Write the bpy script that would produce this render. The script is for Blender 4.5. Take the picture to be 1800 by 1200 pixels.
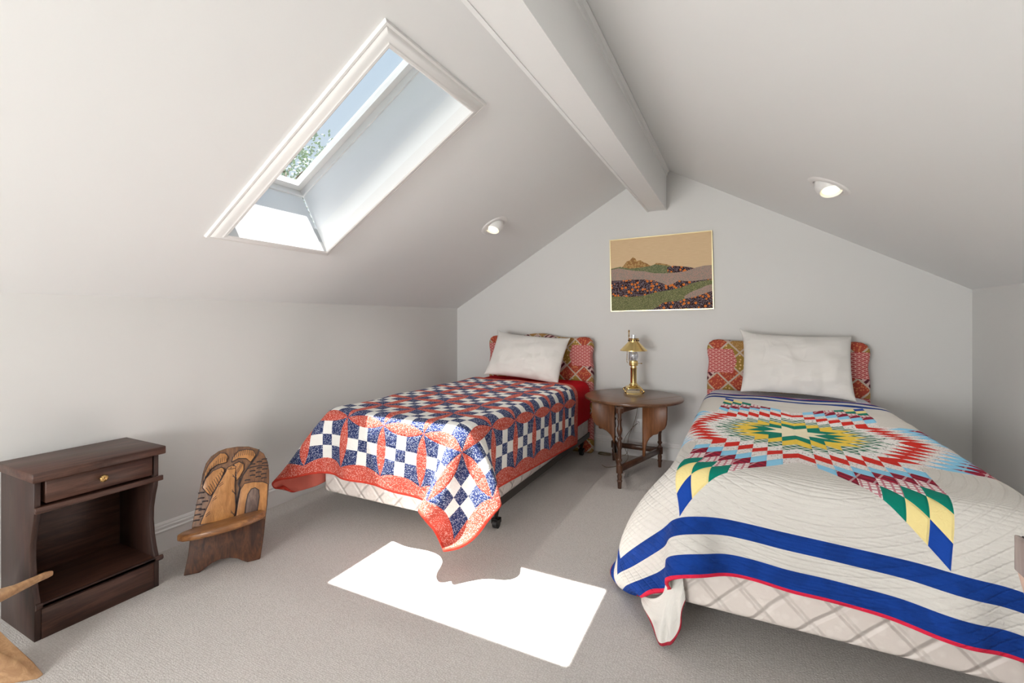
import bpy, bmesh, math, random
import numpy as np
from mathutils import Vector, Matrix, Euler
R_ = math.radians
scene = bpy.context.scene
for o in list(bpy.data.objects): bpy.data.objects.remove(o)

# ------------------------------------------------------------------ camera
cam_d = bpy.data.cameras.new('camera'); cam = bpy.data.objects.new('camera', cam_d)
scene.collection.objects.link(cam)
cam_d.sensor_width = 36; cam_d.lens = 811 / 1800 * 36
cam_d.shift_y = -39.6 / 1800; cam_d.clip_start = 0.02; cam_d.clip_end = 200
cam.location = (0, 0, 1.15); cam.rotation_euler = (R_(90), 0, R_(26.44))
scene.camera = cam

# ------------------------------------------------------------------ colour management
vs = scene.view_settings
scene.display_settings.display_device = 'sRGB'
vs.view_transform = 'Standard'; vs.look = 'None'; vs.gamma = 1; vs.use_curve_mapping = False
vs.exposure = -0.1

# ------------------------------------------------------------------ sky, sun, added fill light
SUN_DIR = Vector((.295, .07, -1.0)).normalized()
sun_d = bpy.data.lights.new('sun', 'SUN'); sun_d.energy = 33; sun_d.angle = R_(.6); sun_d.color = (1, .985, .96)
sun = bpy.data.objects.new('sun', sun_d); scene.collection.objects.link(sun)
sun.location = (-6, 0, 12); sun.rotation_euler = SUN_DIR.to_track_quat('-Z', 'Y').to_euler()
# added fill light outside an invented gable window behind the camera
win_d = bpy.data.lights.new('rear_fill_light', 'AREA'); win_d.shape = 'RECTANGLE'
win_d.size = 1.5; win_d.size_y = 1.0; win_d.energy = 150; win_d.color = (.985, .985, .975)
winl = bpy.data.objects.new('rear_fill_light', win_d); scene.collection.objects.link(winl)
winl.location = (-1.45, -2.66, .95); winl.rotation_euler = (R_(90), 0, 0)   # emits towards +Y

world = bpy.data.worlds.new('sky'); scene.world = world; world.use_nodes = True
wn = world.node_tree; wn.nodes.clear()
wo = wn.nodes.new('ShaderNodeOutputWorld'); wb = wn.nodes.new('ShaderNodeBackground')
wt = wn.nodes.new('ShaderNodeTexCoord'); wsx = wn.nodes.new('ShaderNodeSeparateXYZ')
wr = wn.nodes.new('ShaderNodeValToRGB')
wn.links.new(wt.outputs['Generated'], wsx.inputs[0]); wn.links.new(wsx.outputs['Z'], wr.inputs[0])
wr.color_ramp.elements[0].position = .0; wr.color_ramp.elements[0].color = (.78, .86, .93, 1)
wr.color_ramp.elements[1].position = .6; wr.color_ramp.elements[1].color = (.60, .77, .93, 1)
wn.links.new(wr.outputs[0], wb.inputs[0]); wb.inputs[1].default_value = 1.0
wn.links.new(wb.outputs[0], wo.inputs[0])

# ================================================================== node helper
class NB:
    def __init__(s, mat): s.nt = mat.node_tree
    def new(s, t, **k):
        n = s.nt.nodes.new(t)
        for a, b in k.items(): setattr(n, a, b)
        return n
    def put(s, sock, v):
        if isinstance(v, X): s.nt.links.new(v.s, sock)
        elif isinstance(v, (tuple, list)):
            sock.default_value = tuple(v) + (1,) if (len(v) == 3 and sock.type == 'RGBA') else tuple(v)
        else: sock.default_value = v
    def m(s, op, *a):
        n = s.new('ShaderNodeMath', operation=op)
        for i, v in enumerate(a): s.put(n.inputs[i], v)
        return X(s, n.outputs[0])
    def mix(s, f, a, b, mode='MIX'):
        n = s.new('ShaderNodeMix', data_type='RGBA', blend_type=mode)
        s.put(n.inputs[0], f); s.put(n.inputs[6], a); s.put(n.inputs[7], b)
        return X(s, n.outputs[2])
    def uv(s):
        n = s.new('ShaderNodeUVMap'); q = s.new('ShaderNodeSeparateXYZ'); s.nt.links.new(n.outputs[0], q.inputs[0])
        return X(s, n.outputs[0]), X(s, q.outputs[0]), X(s, q.outputs[1])
    def obj(s):
        n = s.new('ShaderNodeTexCoord'); q = s.new('ShaderNodeSeparateXYZ'); s.nt.links.new(n.outputs['Object'], q.inputs[0])
        return X(s, n.outputs['Object']), X(s, q.outputs[0]), X(s, q.outputs[1]), X(s, q.outputs[2])
    def vec(s, a, b, c=0):
        n = s.new('ShaderNodeCombineXYZ')
        for i, v in enumerate((a, b, c)): s.put(n.inputs[i], v)
        return X(s, n.outputs[0])
    def noise(s, v, sc, det=2, rough=.5, dist=0):
        n = s.new('ShaderNodeTexNoise'); s.put(n.inputs['Vector'], v); n.inputs['Scale'].default_value = sc
        n.inputs['Detail'].default_value = det; n.inputs['Roughness'].default_value = rough; n.inputs['Distortion'].default_value = dist
        return X(s, n.outputs['Fac'])
    def vor(s, v, sc, out='Distance', rnd=1):
        n = s.new('ShaderNodeTexVoronoi'); s.put(n.inputs['Vector'], v); n.inputs['Scale'].default_value = sc
        n.inputs['Randomness'].default_value = rnd
        return X(s, n.outputs[out])
    def white(s, v):
        n = s.new('ShaderNodeTexWhiteNoise'); s.put(n.inputs['Vector'], v); return X(s, n.outputs['Value'])
    def ramp(s, f, stops, const=False):
        n = s.new('ShaderNodeValToRGB'); cr = n.color_ramp
        if const: cr.interpolation = 'CONSTANT'
        while len(cr.elements) < len(stops): cr.elements.new(0.5)
        for e, (p, c) in zip(cr.elements, stops): e.position = p; e.color = tuple(c) + (1,)
        s.put(n.inputs[0], f); return X(s, n.outputs[0])
    def sm(s, v, a, b):
        n = s.new('ShaderNodeMapRange', interpolation_type='SMOOTHSTEP')
        s.put(n.inputs[0], v); n.inputs[1].default_value = a; n.inputs[2].default_value = b
        return X(s, n.outputs[0])
class X:
    def __init__(s, nb, so): s.n = nb; s.s = so
    def __add__(s, o): return s.n.m('ADD', s, o)
    __radd__ = __add__
    def __sub__(s, o): return s.n.m('SUBTRACT', s, o)
    def __rsub__(s, o): return s.n.m('SUBTRACT', o, s)
    def __mul__(s, o): return s.n.m('MULTIPLY', s, o)
    __rmul__ = __mul__
    def __truediv__(s, o): return s.n.m('DIVIDE', s, o)
    def __lt__(s, o): return s.n.m('LESS_THAN', s, o)
    def __gt__(s, o): return s.n.m('GREATER_THAN', s, o)
    def fr(s): return s.n.m('FRACT', s)
    def fl(s): return s.n.m('FLOOR', s)
    def ab(s): return s.n.m('ABSOLUTE', s)
    def mn(s, o): return s.n.m('MINIMUM', s, o)
    def mx(s, o): return s.n.m('MAXIMUM', s, o)
    def sin(s): return s.n.m('SINE', s)

def material(name, build=None, color=(.8, .8, .8), rough=.6, metal=0, bump=None, **kw):
    m = bpy.data.materials.new(name); m.use_nodes = True
    nt = m.node_tree; b = nt.nodes['Principled BSDF']; n = NB(m)
    b.inputs['Base Color'].default_value = tuple(color) + (1,)
    b.inputs['Roughness'].default_value = rough; b.inputs['Metallic'].default_value = metal
    for k, v in kw.items(): b.inputs[k].default_value = v
    if build:
        r = build(n)
        if r.get('color') is not None: n.put(b.inputs['Base Color'], r['color'])
        if r.get('rough') is not None: n.put(b.inputs['Roughness'], r['rough'])
        if r.get('bump') is not None:
            bn = n.new('ShaderNodeBump'); bn.inputs['Strength'].default_value = r.get('bs', .5)
            bn.inputs['Distance'].default_value = r.get('bd', .002)
            n.put(bn.inputs['Height'], r['bump']); nt.links.new(bn.outputs[0], b.inputs['Normal'])
    return m

# ------------------------------------------------------------------ materials
def paint(name, col):
    def f(n):
        v, x, y, z = n.obj()
        return dict(bump=n.noise(v, 260, 2), bs=.12, bd=.0008)
    return material(name, f, col, .75, **{'Specular IOR Level': .25})
M_wall = paint('wall_paint', (.765, .76, .742))
M_ceil = paint('ceiling_paint', (.885, .89, .885))
M_trim = material('trim_paint', color=(.84, .83, .815), rough=.38)
M_shaft = material('shaft_paint', color=(.86, .87, .88), rough=.6)
def carpet(n):
    v, x, y, z = n.obj()
    row = (x * 1.0 + y * .0)
    a = .6 - n.vor(n.vec(x * 1.0, y * 1.25, 0), 118, rnd=.55) * 1.3
    nz = n.noise(v, 330, 2, .7); big = n.noise(v, 2.2, 3)
    h = a * .5 + nz
    c = n.mix(n.sm(h, -.1, 1.0), (.50, .46, .43), (.76, .73, .70))
    c = n.mix(n.sm(big, .3, .7) * .25, c, (.68, .645, .61))
    return dict(color=c, bump=h, bs=.9, bd=.004)
M_carpet = material('carpet_loops', carpet, rough=.95, **{'Specular IOR Level': .1})

def wood(name, c1, c2, rough=.4, axis='x', scale=1.0, c3=None, coat=0):
    def f(n):
        v, x, y, z = n.obj()
        st = {'x': (x * 2.0, y * 22, z * 22), 'y': (x * 22, y * 2.0, z * 22), 'z': (x * 22, y * 22, z * 2.0)}[axis]
        w = n.vec(*st)
        g = n.noise(w, 1.6 * scale, 5, .62, 1.2); fine = n.noise(w, 9 * scale, 3, .7)
        c = n.mix(n.sm(g, .3, .72), c1, c2)
        c = n.mix(n.sm(fine, .45, .7) * .45, c, c3 or c1)
        return dict(color=c, bump=fine, bs=.25, bd=.0006)
    return material(name, f, rough=rough, **({'Coat Weight': coat, 'Coat Roughness': .15} if coat else {}))
M_ns = wood('dark_stained_wood', (.036, .013, .008), (.105, .046, .030), .45, 'y')
M_nsz = wood('dark_stained_wood_upright', (.026, .010, .007), (.055, .024, .016), .45, 'z')
M_tt = wood('walnut_tabletop', (.10, .042, .018), (.20, .098, .05), .3, 'x', coat=.25)
M_tw = wood('walnut_panel', (.14, .048, .016), (.27, .105, .038), .4, 'z')
M_tl = wood('walnut_turned', (.05, .020, .011), (.13, .056, .03), .3, 'z')
M_cd = wood('carved_dark_wood', (.030, .011, .006), (.13, .045, .016), .55, 'z')
M_cm = wood('carved_background_wood', (.09, .042, .022), (.24, .11, .045), .45, 'z')
M_cl = wood('carved_light_wood', (.30, .125, .035), (.50, .235, .075), .33, 'z')
M_cs = wood('carved_seat_wood', (.13, .05, .018), (.36, .16, .055), .35, 'x')
M_groove = material('carved_groove', color=(.035, .022, .022), rough=.6)
M_door = wood('carved_door_wood', (.09, .055, .045), (.2, .13, .10), .4, 'z')
M_pl = wood('pale_wood', (.33, .17, .075), (.52, .31, .155), .35, 'x')
M_post = wood('peach_wood', (.62, .42, .33), (.72, .52, .42), .5, 'z')
M_grey = wood('grey_wood_end', (.26, .20, .18), (.42, .35, .32), .5, 'z')  # paler grey-brown wood for the rail end
M_brass = material('brass', color=(.86, .66, .29), rough=.26, metal=1)
M_brassm = material('antique_brass', lambda n: dict(color=n.mix(n.sm(n.noise(n.obj()[0], 160, 2), .45, .6), (.62, .40, .15), (.16, .08, .03))), rough=.35, metal=.8)
M_gold = material('gold_frame', color=(.86, .73, .43), rough=.3, metal=.7)
M_iron = material('dark_steel', color=(.035, .028, .025), rough=.4, metal=.5)
M_rub = material('caster_rubber', color=(.012, .01, .01), rough=.5)
M_plastic = material('white_plastic', color=(.85, .85, .83), rough=.35)
M_cord = material('brown_cord', color=(.17, .12, .06), rough=.5)
M_black = material('black_shadow_gap', color=(.01, .01, .01), rough=.6)

def emis(name, col, st):
    m = bpy.data.materials.new(name); m.use_nodes = True; nt = m.node_tree
    b = nt.nodes['Principled BSDF']; b.inputs['Base Color'].default_value = (.9, .88, .8, 1)
    b.inputs['Emission Color'].default_value = tuple(col) + (1,); b.inputs['Emission Strength'].default_value = st
    return m
M_lens = emis('lit_lamp_lens', (1, .92, .70), 1.5)
M_lens2 = emis('lit_lamp_reflector', (1, .82, .42), .35)

def glassm(name, trans=.93, tint=(1, 1, 1), rough=.0):
    m = bpy.data.materials.new(name); m.use_nodes = True; nt = m.node_tree; nt.nodes.clear()
    o = nt.nodes.new('ShaderNodeOutputMaterial'); t = nt.nodes.new('ShaderNodeBsdfTransparent'); g = nt.nodes.new('ShaderNodeBsdfGlossy')
    g.inputs['Roughness'].default_value = rough; t.inputs[0].default_value = tuple(tint) + (1,)
    mx = nt.nodes.new('ShaderNodeMixShader'); mx.inputs[0].default_value = 1 - trans
    nt.links.new(t.outputs[0], mx.inputs[1]); nt.links.new(g.outputs[0], mx.inputs[2]); nt.links.new(mx.outputs[0], o.inputs[0])
    return m
M_pane = glassm('window_glass', .95)
M_chim = glassm('chimney_glass', .80, (.97, .98, 1.0), .05)

def fabric(name, col, sc=900, bs=.25, wr=0):
    def f(n):
        v, x, y, z = n.obj()
        h = n.noise(v, sc, 2) * .4
        if wr: h = h + n.noise(v, wr, 3, .5, .6) * 3
        return dict(bump=h, bs=bs, bd=.003 if wr else .001)
    return material(name, f, col, .9, **{'Specular IOR Level': .12})
def cotton(n):
    v, x, y, z = n.obj()
    w1 = n.noise(n.vec(x * 4, y * 2, z * 2.2), 1.5, 1, .4, .9); w2 = n.noise(n.vec(x * 2.5, y * 2, z * 6), 2.2, 1, .4, .8)
    cr = 1 - n.sm((w1 - .5).ab(), 0, .05); cr2 = 1 - n.sm((w2 - .52).ab(), 0, .035)
    return dict(bump=w1 * 1.5 + w2 * .7 + cr * .05 + cr2 * .03 + n.noise(v, 600, 2) * .01, bs=.7, bd=.02)
M_pillow = material('white_cotton', cotton, (.80, .775, .74), .9, **{'Specular IOR Level': .12})
M_red = fabric('red_blanket_fabric', (.52, .006, .014), 500, .4, 25)
def sprig(n):
    v, a, b = n.uv()
    d = n.vor(v, 95)
    c = n.mix(d < .33, (.70, .73, .79), (.45, .53, .70))
    return dict(color=c, bump=n.noise(v, 30, 3), bs=.4, bd=.003)
M_sheet = material('pale_blue_sprigged_cotton', sprig, rough=.9)
def ticking(n):
    v, x, y, z = n.obj()
    h = x + y
    p = ((h + z) / .13).fr(); q = ((h - z + n.noise(v, 5, 1) * .05) / .13).fr()
    d1 = (p - .5).ab(); d2 = (q - .5).ab()
    puff = 1 - n.sm(d1, .36, .5) + (1 - n.sm(d2, .36, .5))
    fl = n.vor(v, 34)
    c = n.mix(n.sm(fl, .2, .5) * .35, (.72, .655, .61), (.62, .545, .50))
    return dict(color=c, bump=puff + n.sm(fl, .2, .5) * .12 + n.noise(v, 60, 3) * .25, bs=.8, bd=.009, rough=.45)
M_tick = material('damask_ticking', ticking, rough=.5)

# --- quilt on the left bed
QC = .262
def q_left(n):
    v, u, w = n.uv()
    a = u / QC; b = w / QC
    fu = a.fr(); fv = b.fr()
    du = fu.mn(1 - fu); dv = fv.mn(1 - fv)
    lens = (du < (fv * (1 - fv) * .48)).mx(dv < (fu * (1 - fu) * .48))
    ci = (fu > .385) + (fu > .615) + (fv > .385) + (fv > .615)
    odd = (ci * .5).fr() > .25
    dots = n.vor(v, 190, rnd=.8); dot = dots < .36
    blue = n.mix(dot, (.022, .035, .115), (.46, .50, .60))
    redp = n.mix(dot, (.50, .075, .05), (.80, .45, .38))
    wht = (.80, .785, .745)
    c = n.mix(odd, blue, wht)
    c = n.mix(lens, c, redp)
    out = ((u < 0).mx(u > 6 * QC)).mx((w < 0).mx(w > 7 * QC))
    c = n.mix(out, c, redp)
    bind = ((u < -.047).mx(u > 6 * QC + .047)).mx((w < -.047).mx(w > 7 * QC + .047))
    c = n.mix(bind, c, (.55, .05, .03))
    # pieced seams stay a little sunken, the batting puckers along them
    s1 = (fu - .385).ab().mn((fu - .615).ab()); s2 = (fv - .385).ab().mn((fv - .615).ab())
    sq = n.sm(s1.mn(s2), 0, .05)
    l1 = n.sm((du - fv * (1 - fv) * .48).ab(), 0, .04); l2 = n.sm((dv - fu * (1 - fu) * .48).ab(), 0, .04)
    pk = n.noise(n.vec(u * 1.0, w * 1.0), 42, 3, .6, 1.4)
    return dict(color=c, bump=(sq.mn(l1)).mn(l2) * .35 + pk * 1.1, bs=.75, bd=.007)
M_ql = material('nine_patch_and_petal_quilt', q_left, rough=.9, **{'Specular IOR Level': .2})
M_qlb = fabric('quilt_backing', (.62, .16, .12), 400, .3, 20)

# --- star quilt on the right bed
def q_right(n):
    v, u, w = n.uv()
    L = .498; NR = 7
    rr = n.m('SQRT', u * u + w * w)
    ang = n.m('ARCTAN2', w, u) / (math.pi / 4) + 16
    k = ang.fl(); ph = ang.fr() * (math.pi / 4)
    s45 = math.sin(math.pi / 4)
    aa = rr * n.m('SINE', math.pi / 4 - ph) / s45 / L; bb = rr * n.m('SINE', ph) / s45 / L
    inside = (aa < 1) * (bb < 1)
    ring = (aa * NR).fl() + (bb * NR).fl()
    pl1 = ((u * 330).sin() > .55).mx((w * 330).sin() > .55)
    pl2 = ((u * 150 + w * 150).sin() > .2)
    pl3 = ((u * 150 - w * 150).sin() > .2)
    dots = n.vor(v, 75)
    cream = (.84, .76, .54); wb = (.80, .77, .73)
    grn = (.0, .19, .13); gpl = n.mix(pl2 * .5 + pl3 * .5, (.02, .15, .09), (.72, .74, .68))
    wdot = n.mix(dots < .22, (.80, .78, .76), (.06, .05, .07))
    wfl = n.mix(n.vor(v, 120) < .3, (.76, .72, .70), (.42, .28, .26))
    mar = n.mix(pl2 * .6 + pl3 * .15, (.34, .008, .035), (.10, .004, .02)); mar = n.mix(((u * 110 - w * 40).sin() > .93) * .5, mar, (.75, .6, .62))
    pkp = n.mix(pl1, (.80, .76, .74), (.52, .20, .24))
    cols = [cream, grn, (.80, .56, .07), gpl, wdot, (.60, .022, .012), wfl, (.25, .58, .80), mar, pkp, (.0, .20, .14), (.82, .68, .30), (.008, .055, .33)]
    c = cols[0]
    for i in range(1, 13): c = n.mix(ring > (i - .5), c, cols[i])
    wcol = n.mix(n.sm(n.noise(v, 7, 3), .35, .7) * .5, (.64, .615, .575), (.59, .56, .52))
    c = n.mix(inside, wcol, c)
    mm = u.ab().mx(w.ab())
    blue = n.mix(n.sm(n.noise(n.vec(u * 3, w * 3), 5, 2), .4, .6) * .5, (.004, .035, .21), (.006, .05, .30))
    st = ((mm > .853) * (mm < .905)).mx((mm > .962) * (mm < 1.5))
    stripe = n.mix(mm > 1.019, blue, (.68, .02, .06))
    c = n.mix(st, c, stripe)
    # seams and hand quilting
    fa = (aa * NR).fr(); fb = (bb * NR).fr()
    seam = n.sm(fa.mn(1 - fa).mn(fb.mn(1 - fb)), 0, .12)
    d1 = ((u + w) / .052).fr(); d2 = ((u - w) / .052).fr()
    arcs = (n.m('SQRT', (u - .02) * (u - .02) + (w + .35) * (w + .35)) / .028).fr()
    ql = n.sm((arcs - .5).ab(), 0.02, .16)
    rows = ((w + n.noise(v, 9, 2) * .012) / .0125).fr()
    pk = n.noise(v, 55, 3, .6, 1.5)
    far = n.sm(rr, .45, .6)
    h = n.mix(inside, ql * .55 + pk * .9 + n.sm((rows - .5).ab(), 0, .4) * .35, seam * .7 + pk * .7)
    return dict(color=c, bump=h, bs=.6, bd=.006)
M_qr = material('star_quilt', q_right, rough=.9, **{'Specular IOR Level': .2})
M_qrb = fabric('star_quilt_backing', (.60, .57, .53), 400, .3, 18)

# --- headboard patchwork
def patchwork(n):
    v, x, z = n.uv()
    x = x.ab() + .03
    p = (x + z * 1.02) / .155; q = (x - z * 1.02) / .155
    fp = p.fr(); fq = q.fr(); ip = p.fl(); iq = q.fl()
    line = (fp.mn(1 - fp)).mn(fq.mn(1 - fq))
    rnd = n.white(n.vec(ip, iq))
    # red scale print, wavy rows
    row = (z + (x * 210).sin() * .0022) / .0135
    scale_ = n.mix(row.fr() > .52, (.42, .03, .035), (.72, .33, .30))
    scale_ = n.mix(((x * 150).sin() * (z * 230).sin()) > .75, scale_, (.82, .5, .44))
    ochre = n.mix(n.vor(v, 130) < .3, (.36, .19, .05), (.60, .40, .19))
    olive = n.mix(n.vor(v, 42, rnd=.5) < .28, (.33, .20, .035), (.76, .50, .22))
    orr = n.mix(n.vor(v, 70) < .4, (.40, .055, .03), (.60, .20, .08))
    strp = n.mix(((q * 3.0).fr() > .5), (.10, .008, .018), (.62, .42, .40))
    c = n.mix(rnd > .5, ochre, olive); c = n.mix(rnd > .70, c, orr); c = n.mix(rnd > .87, c, strp)
    zc = ((z - .02) / .31).fr(); big = ((x - .455).ab() + (zc - .67).ab() * .10 < .125) * (zc > .38) * (zc < .96)
    c = n.mix(big, c, scale_)
    ln = line < .055
    lc = n.mix((line * 40).fr() > .5, (.66, .56, .46), (.40, .28, .20))
    c = n.mix(ln * (1 - big), c, lc)
    return dict(color=c, bump=n.noise(v, 300, 2), bs=.2, bd=.001)
M_patch = material('patchwork_upholstery', patchwork, rough=.85)

# ================================================================== mesh helpers
COL = scene.collection
def link(o): COL.objects.link(o); return o
def mk(name, verts, faces, mat, parent=None, smooth=False, loc=None, mats=None, mi=None):
    me = bpy.data.meshes.new(name); me.from_pydata([tuple(map(float, v)) for v in verts], [], faces)
    if mats:
        for m in mats: me.materials.append(m)
        if mi is not None: me.polygons.foreach_set('material_index', mi)
    elif mat: me.materials.append(mat)
    bm = bmesh.new(); bm.from_mesh(me); bmesh.ops.recalc_face_normals(bm, faces=bm.faces); bm.to_mesh(me); bm.free()
    o = bpy.data.objects.new(name, me); link(o)
    if parent: o.parent = parent
    if smooth: me.polygons.foreach_set('use_smooth', [True] * len(me.polygons))
    if loc: o.location = loc
    return o
def empty(name, loc=(0, 0, 0), rz=0):
    o = bpy.data.objects.new(name, None); link(o); o.location = loc; o.rotation_euler = (0, 0, rz); o.empty_display_size = .1
    return o
def tag(o, label, cat, group=None):
    o['label'] = label; o['category'] = cat
    if group: o['group'] = group
    return o
def structure(o): o['kind'] = 'structure'; return o
def bev(o, w, seg=2, angle=40):
    m = o.modifiers.new('bevel', 'BEVEL'); m.width = w; m.segments = seg; m.limit_method = 'ANGLE'; m.angle_limit = R_(angle)
    for p in o.data.polygons: p.use_smooth = True
    return o
class B:
    """collects shapes into one mesh"""
    def __init__(s): s.v = []; s.f = []; s.mi = []
    def add(s, v, f, mi=0):
        k = len(s.v); s.v += [tuple(map(float, p)) for p in v]; s.f += [tuple(i + k for i in q) for q in f]; s.mi += [mi] * len(f); return s
    def box(s, a, b, mi=0, M=None):
        x0, y0, z0 = a; x1, y1, z1 = b
        v = [(x0, y0, z0), (x1, y0, z0), (x1, y1, z0), (x0, y1, z0), (x0, y0, z1), (x1, y0, z1), (x1, y1, z1), (x0, y1, z1)]
        if M: v = [M @ Vector(p) for p in v]
        return s.add(v, [(0, 3, 2, 1), (4, 5, 6, 7), (0, 1, 5, 4), (1, 2, 6, 5), (2, 3, 7, 6), (3, 0, 4, 7)], mi)
    def prism(s, poly, fn, d0, d1, mi=0):
        """poly 2D, fn(a,b,d)->3D"""
        n = len(poly)
        v = [fn(a, b, d0) for a, b in poly] + [fn(a, b, d1) for a, b in poly]
        f = [tuple(range(n))[::-1], tuple(range(n, 2 * n))] + [(i, (i + 1) % n, n + (i + 1) % n, n + i) for i in range(n)]
        return s.add(v, f, mi)
    def lathe(s, prof, c=(0, 0, 0), n=24, M=None, mi=0, cap=True):
        v = []; f = []
        for z, r in prof:
            for k in range(n):
                a = 2 * math.pi * k / n; p = Vector((r * math.cos(a), r * math.sin(a), z))
                if M: p = M @ p
                v.append(p + Vector(c))
        for i in range(len(prof) - 1):
            for k in range(n):
                k2 = (k + 1) % n; f.append((i * n + k, i * n + k2, (i + 1) * n + k2, (i + 1) * n + k))
        if cap: f.append(tuple(range(n))[::-1]); f.append(tuple((len(prof) - 1) * n + k for k in range(n)))
        return s.add(v, f, mi)
    def tube(s, pts, r, n=8, mi=0, closed=False):
        pts = [Vector(p) for p in pts]; N = len(pts); v = []; f = []
        rs = r if isinstance(r, (list, tuple)) else [r] * N
        up = Vector((0, 0, 1))
        for i, p in enumerate(pts):
            t = (pts[min(i + 1, N - 1)] - pts[max(i - 1, 0)]).normalized()
            a = t.cross(up)
            if a.length < .05: a = t.cross(Vector((1, 0, 0)))
            a.normalize(); b = t.cross(a).normalized()
            for k in range(n):
                an = 2 * math.pi * k / n; v.append(p + (a * math.cos(an) + b * math.sin(an)) * rs[i])
        for i in range(N - 1):
            for k in range(n):
                k2 = (k + 1) % n; f.append((i * n + k, i * n + k2, (i + 1) * n + k2, (i + 1) * n + k))
        f.append(tuple(range(n))[::-1]); f.append(tuple((N - 1) * n + k for k in range(n)))
        return s.add(v, f, mi)
    def build(s, name, mat, parent=None, smooth=False, mats=None):
        return mk(name, s.v, s.f, mat, parent, smooth, mats=mats, mi=s.mi if mats else None)
def auto(o, a=40):
    """smooth with sharp edges kept"""
    me = o.data
    bm = bmesh.new(); bm.from_mesh(me)
    for e in bm.edges:
        if len(e.link_faces) == 2: e.smooth = e.calc_face_angle(0) < R_(a)
    for f in bm.faces: f.smooth = True
    bm.to_mesh(me); bm.free(); return o
def smoothpath(pts, n=8):
    pts = [Vector(p) for p in pts]; out = []
    for i in range(len(pts) - 1):
        p0 = pts[max(i - 1, 0)]; p1 = pts[i]; p2 = pts[i + 1]; p3 = pts[min(i + 2, len(pts) - 1)]
        for k in range(n):
            t = k / n
            out.append(.5 * ((2 * p1) + (p2 - p0) * t + (2 * p0 - 5 * p1 + 4 * p2 - p3) * t * t + (3 * p1 - p0 - 3 * p2 + p3) * t ** 3))
    out.append(pts[-1]); return out

# ================================================================== the room
XL, XRR, YB, YF = -2.584, 1.32, 3.947, -2.5
HKL, HKR, XRIDGE, ZR = 1.254, 1.336, -.617, 2.411
T = .14
f_ = B(); f_.box((XL - T, YF - T, -.1), (XRR + T, YB + T, 0)); structure(f_.build('floor', M_carpet))
structure(B().box((XL - T, YF - T, 0), (XL, YB + T, HKL)).build('wall_left', M_wall))
structure(B().box((XRR, YF - T, 0), (XRR + T, YB + T, HKR)).build('wall_right', M_wall))
gable = [(XL, 0), (XRR, 0), (XRR, HKR), (XRIDGE, ZR), (XL, HKL)]
structure(B().prism(gable, lambda a, b, d: (a, d, b), YB, YB + T).build('wall_back', M_wall))
# rear gable with a window opening added for fill light, behind the camera
wr_ = B(); WX0, WX1, WZ0, WZ1 = -2.2, -.7, .45, 1.45
gz = lambda x: (HKL + (x - XL) * (ZR - HKL) / (XRIDGE - XL)) if x < XRIDGE else (HKR + (XRR - x) * (ZR - HKR) / (XRR - XRIDGE))
for q in ([(XL, 0), (WX0, 0), (WX0, gz(WX0)), (XL, HKL)], [(WX1, 0), (XRR, 0), (XRR, HKR), (XRIDGE, ZR), (WX1, gz(WX1))], [(WX0, 0), (WX1, 0), (WX1, WZ0), (WX0, WZ0)], [(WX0, WZ1), (WX1, WZ1), (WX1, gz(WX1)), (WX0, gz(WX0))]):
    wr_.prism(q, lambda a, b, d: (a, d, b), YF - T, YF)
structure(wr_.build('wall_rear', M_wall))
w2 = structure(empty('fill_window', ((WX0 + WX1) / 2, YF, WZ0)))  # unseen window, made up to carry the fill light
hw = (WX1 - WX0) / 2; hh = WZ1 - WZ0
fr = B().box((-hw, -.08, 0), (-hw + .05, -.02, hh)).box((hw - .05, -.08, 0), (hw, -.02, hh)).box((-hw, -.08, 0), (hw, -.02, .05)).box((-hw, -.08, hh - .05), (hw, -.02, hh)).box((-.02, -.08, .05), (.02, -.02, hh - .05))
fr.build('window_frame', M_trim, w2)
B().box((-hw + .05, -.055, .05), (hw - .05, -.05, hh - .05)).build('window_pane', M_pane, w2)

# sloping ceilings
s0 = math.hypot(XRIDGE - XL, ZR - HKL); ax = Vector(((XRIDGE - XL) / s0, 0, (ZR - HKL) / s0)); nx = Vector((-ax.z, 0, ax.x))
P0 = Vector((XL, 0, HKL))
def SL(s, y, o=0): return P0 + ax * s + nx * o + Vector((0, y, 0))
def shear(s): return -.035 * (s - 1.14)
HS0, HS1, HY0, HY1 = .585, 1.705, 1.268, 1.818
cl = B(); TT = .12; e0 = -.10; e1 = s0
def slabL(sa, sb, ya, yb, sk=(0, 0, 0, 0)):
    # corners (sa,ya),(sb,ya),(sb,yb),(sa,yb)
    q = [(sa, ya + sk[0]), (sb, ya + sk[1]), (sb, yb + sk[2]), (sa, yb + sk[3])]
    cl.prism(q, lambda a, b, d: SL(a, b, d), 0, TT)
k0, k1 = shear(HS0), shear(HS1)
QS0, QS1, QY0, QY1 = .585, 1.80, -1.22, -.95      # second skylight added for its sun bounce, behind the camera
slabL(e0, e1, YF - T, QY0); slabL(e0, e1, QY1, HY0 - .15); slabL(e0, QS0, QY0, QY1); slabL(QS1, e1, QY0, QY1); slabL(e0, e1, HY1 + .15, YB + T)
slabL(e0, HS0, HY0 - .15, HY1 + .15); slabL(HS1, e1, HY0 - .15, HY1 + .15)
slabL(HS0, HS1, HY0 - .15, HY0, (0, 0, k1, k0)); slabL(HS0, HS1, HY1, HY1 + .15, (k0, k1, 0, 0))
structure(cl.build('ceiling', M_ceil))
s1 = math.hypot(XRR - XRIDGE, ZR - HKR); ax2 = Vector(((XRIDGE - XRR) / s1, 0, (ZR - HKR) / s1)); nx2 = Vector((ax2.z, 0, -ax2.x))
def SR(s, y, o=0): return Vector((XRR, 0, HKR)) + ax2 * s + nx2 * o + Vector((0, y, 0))
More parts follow.
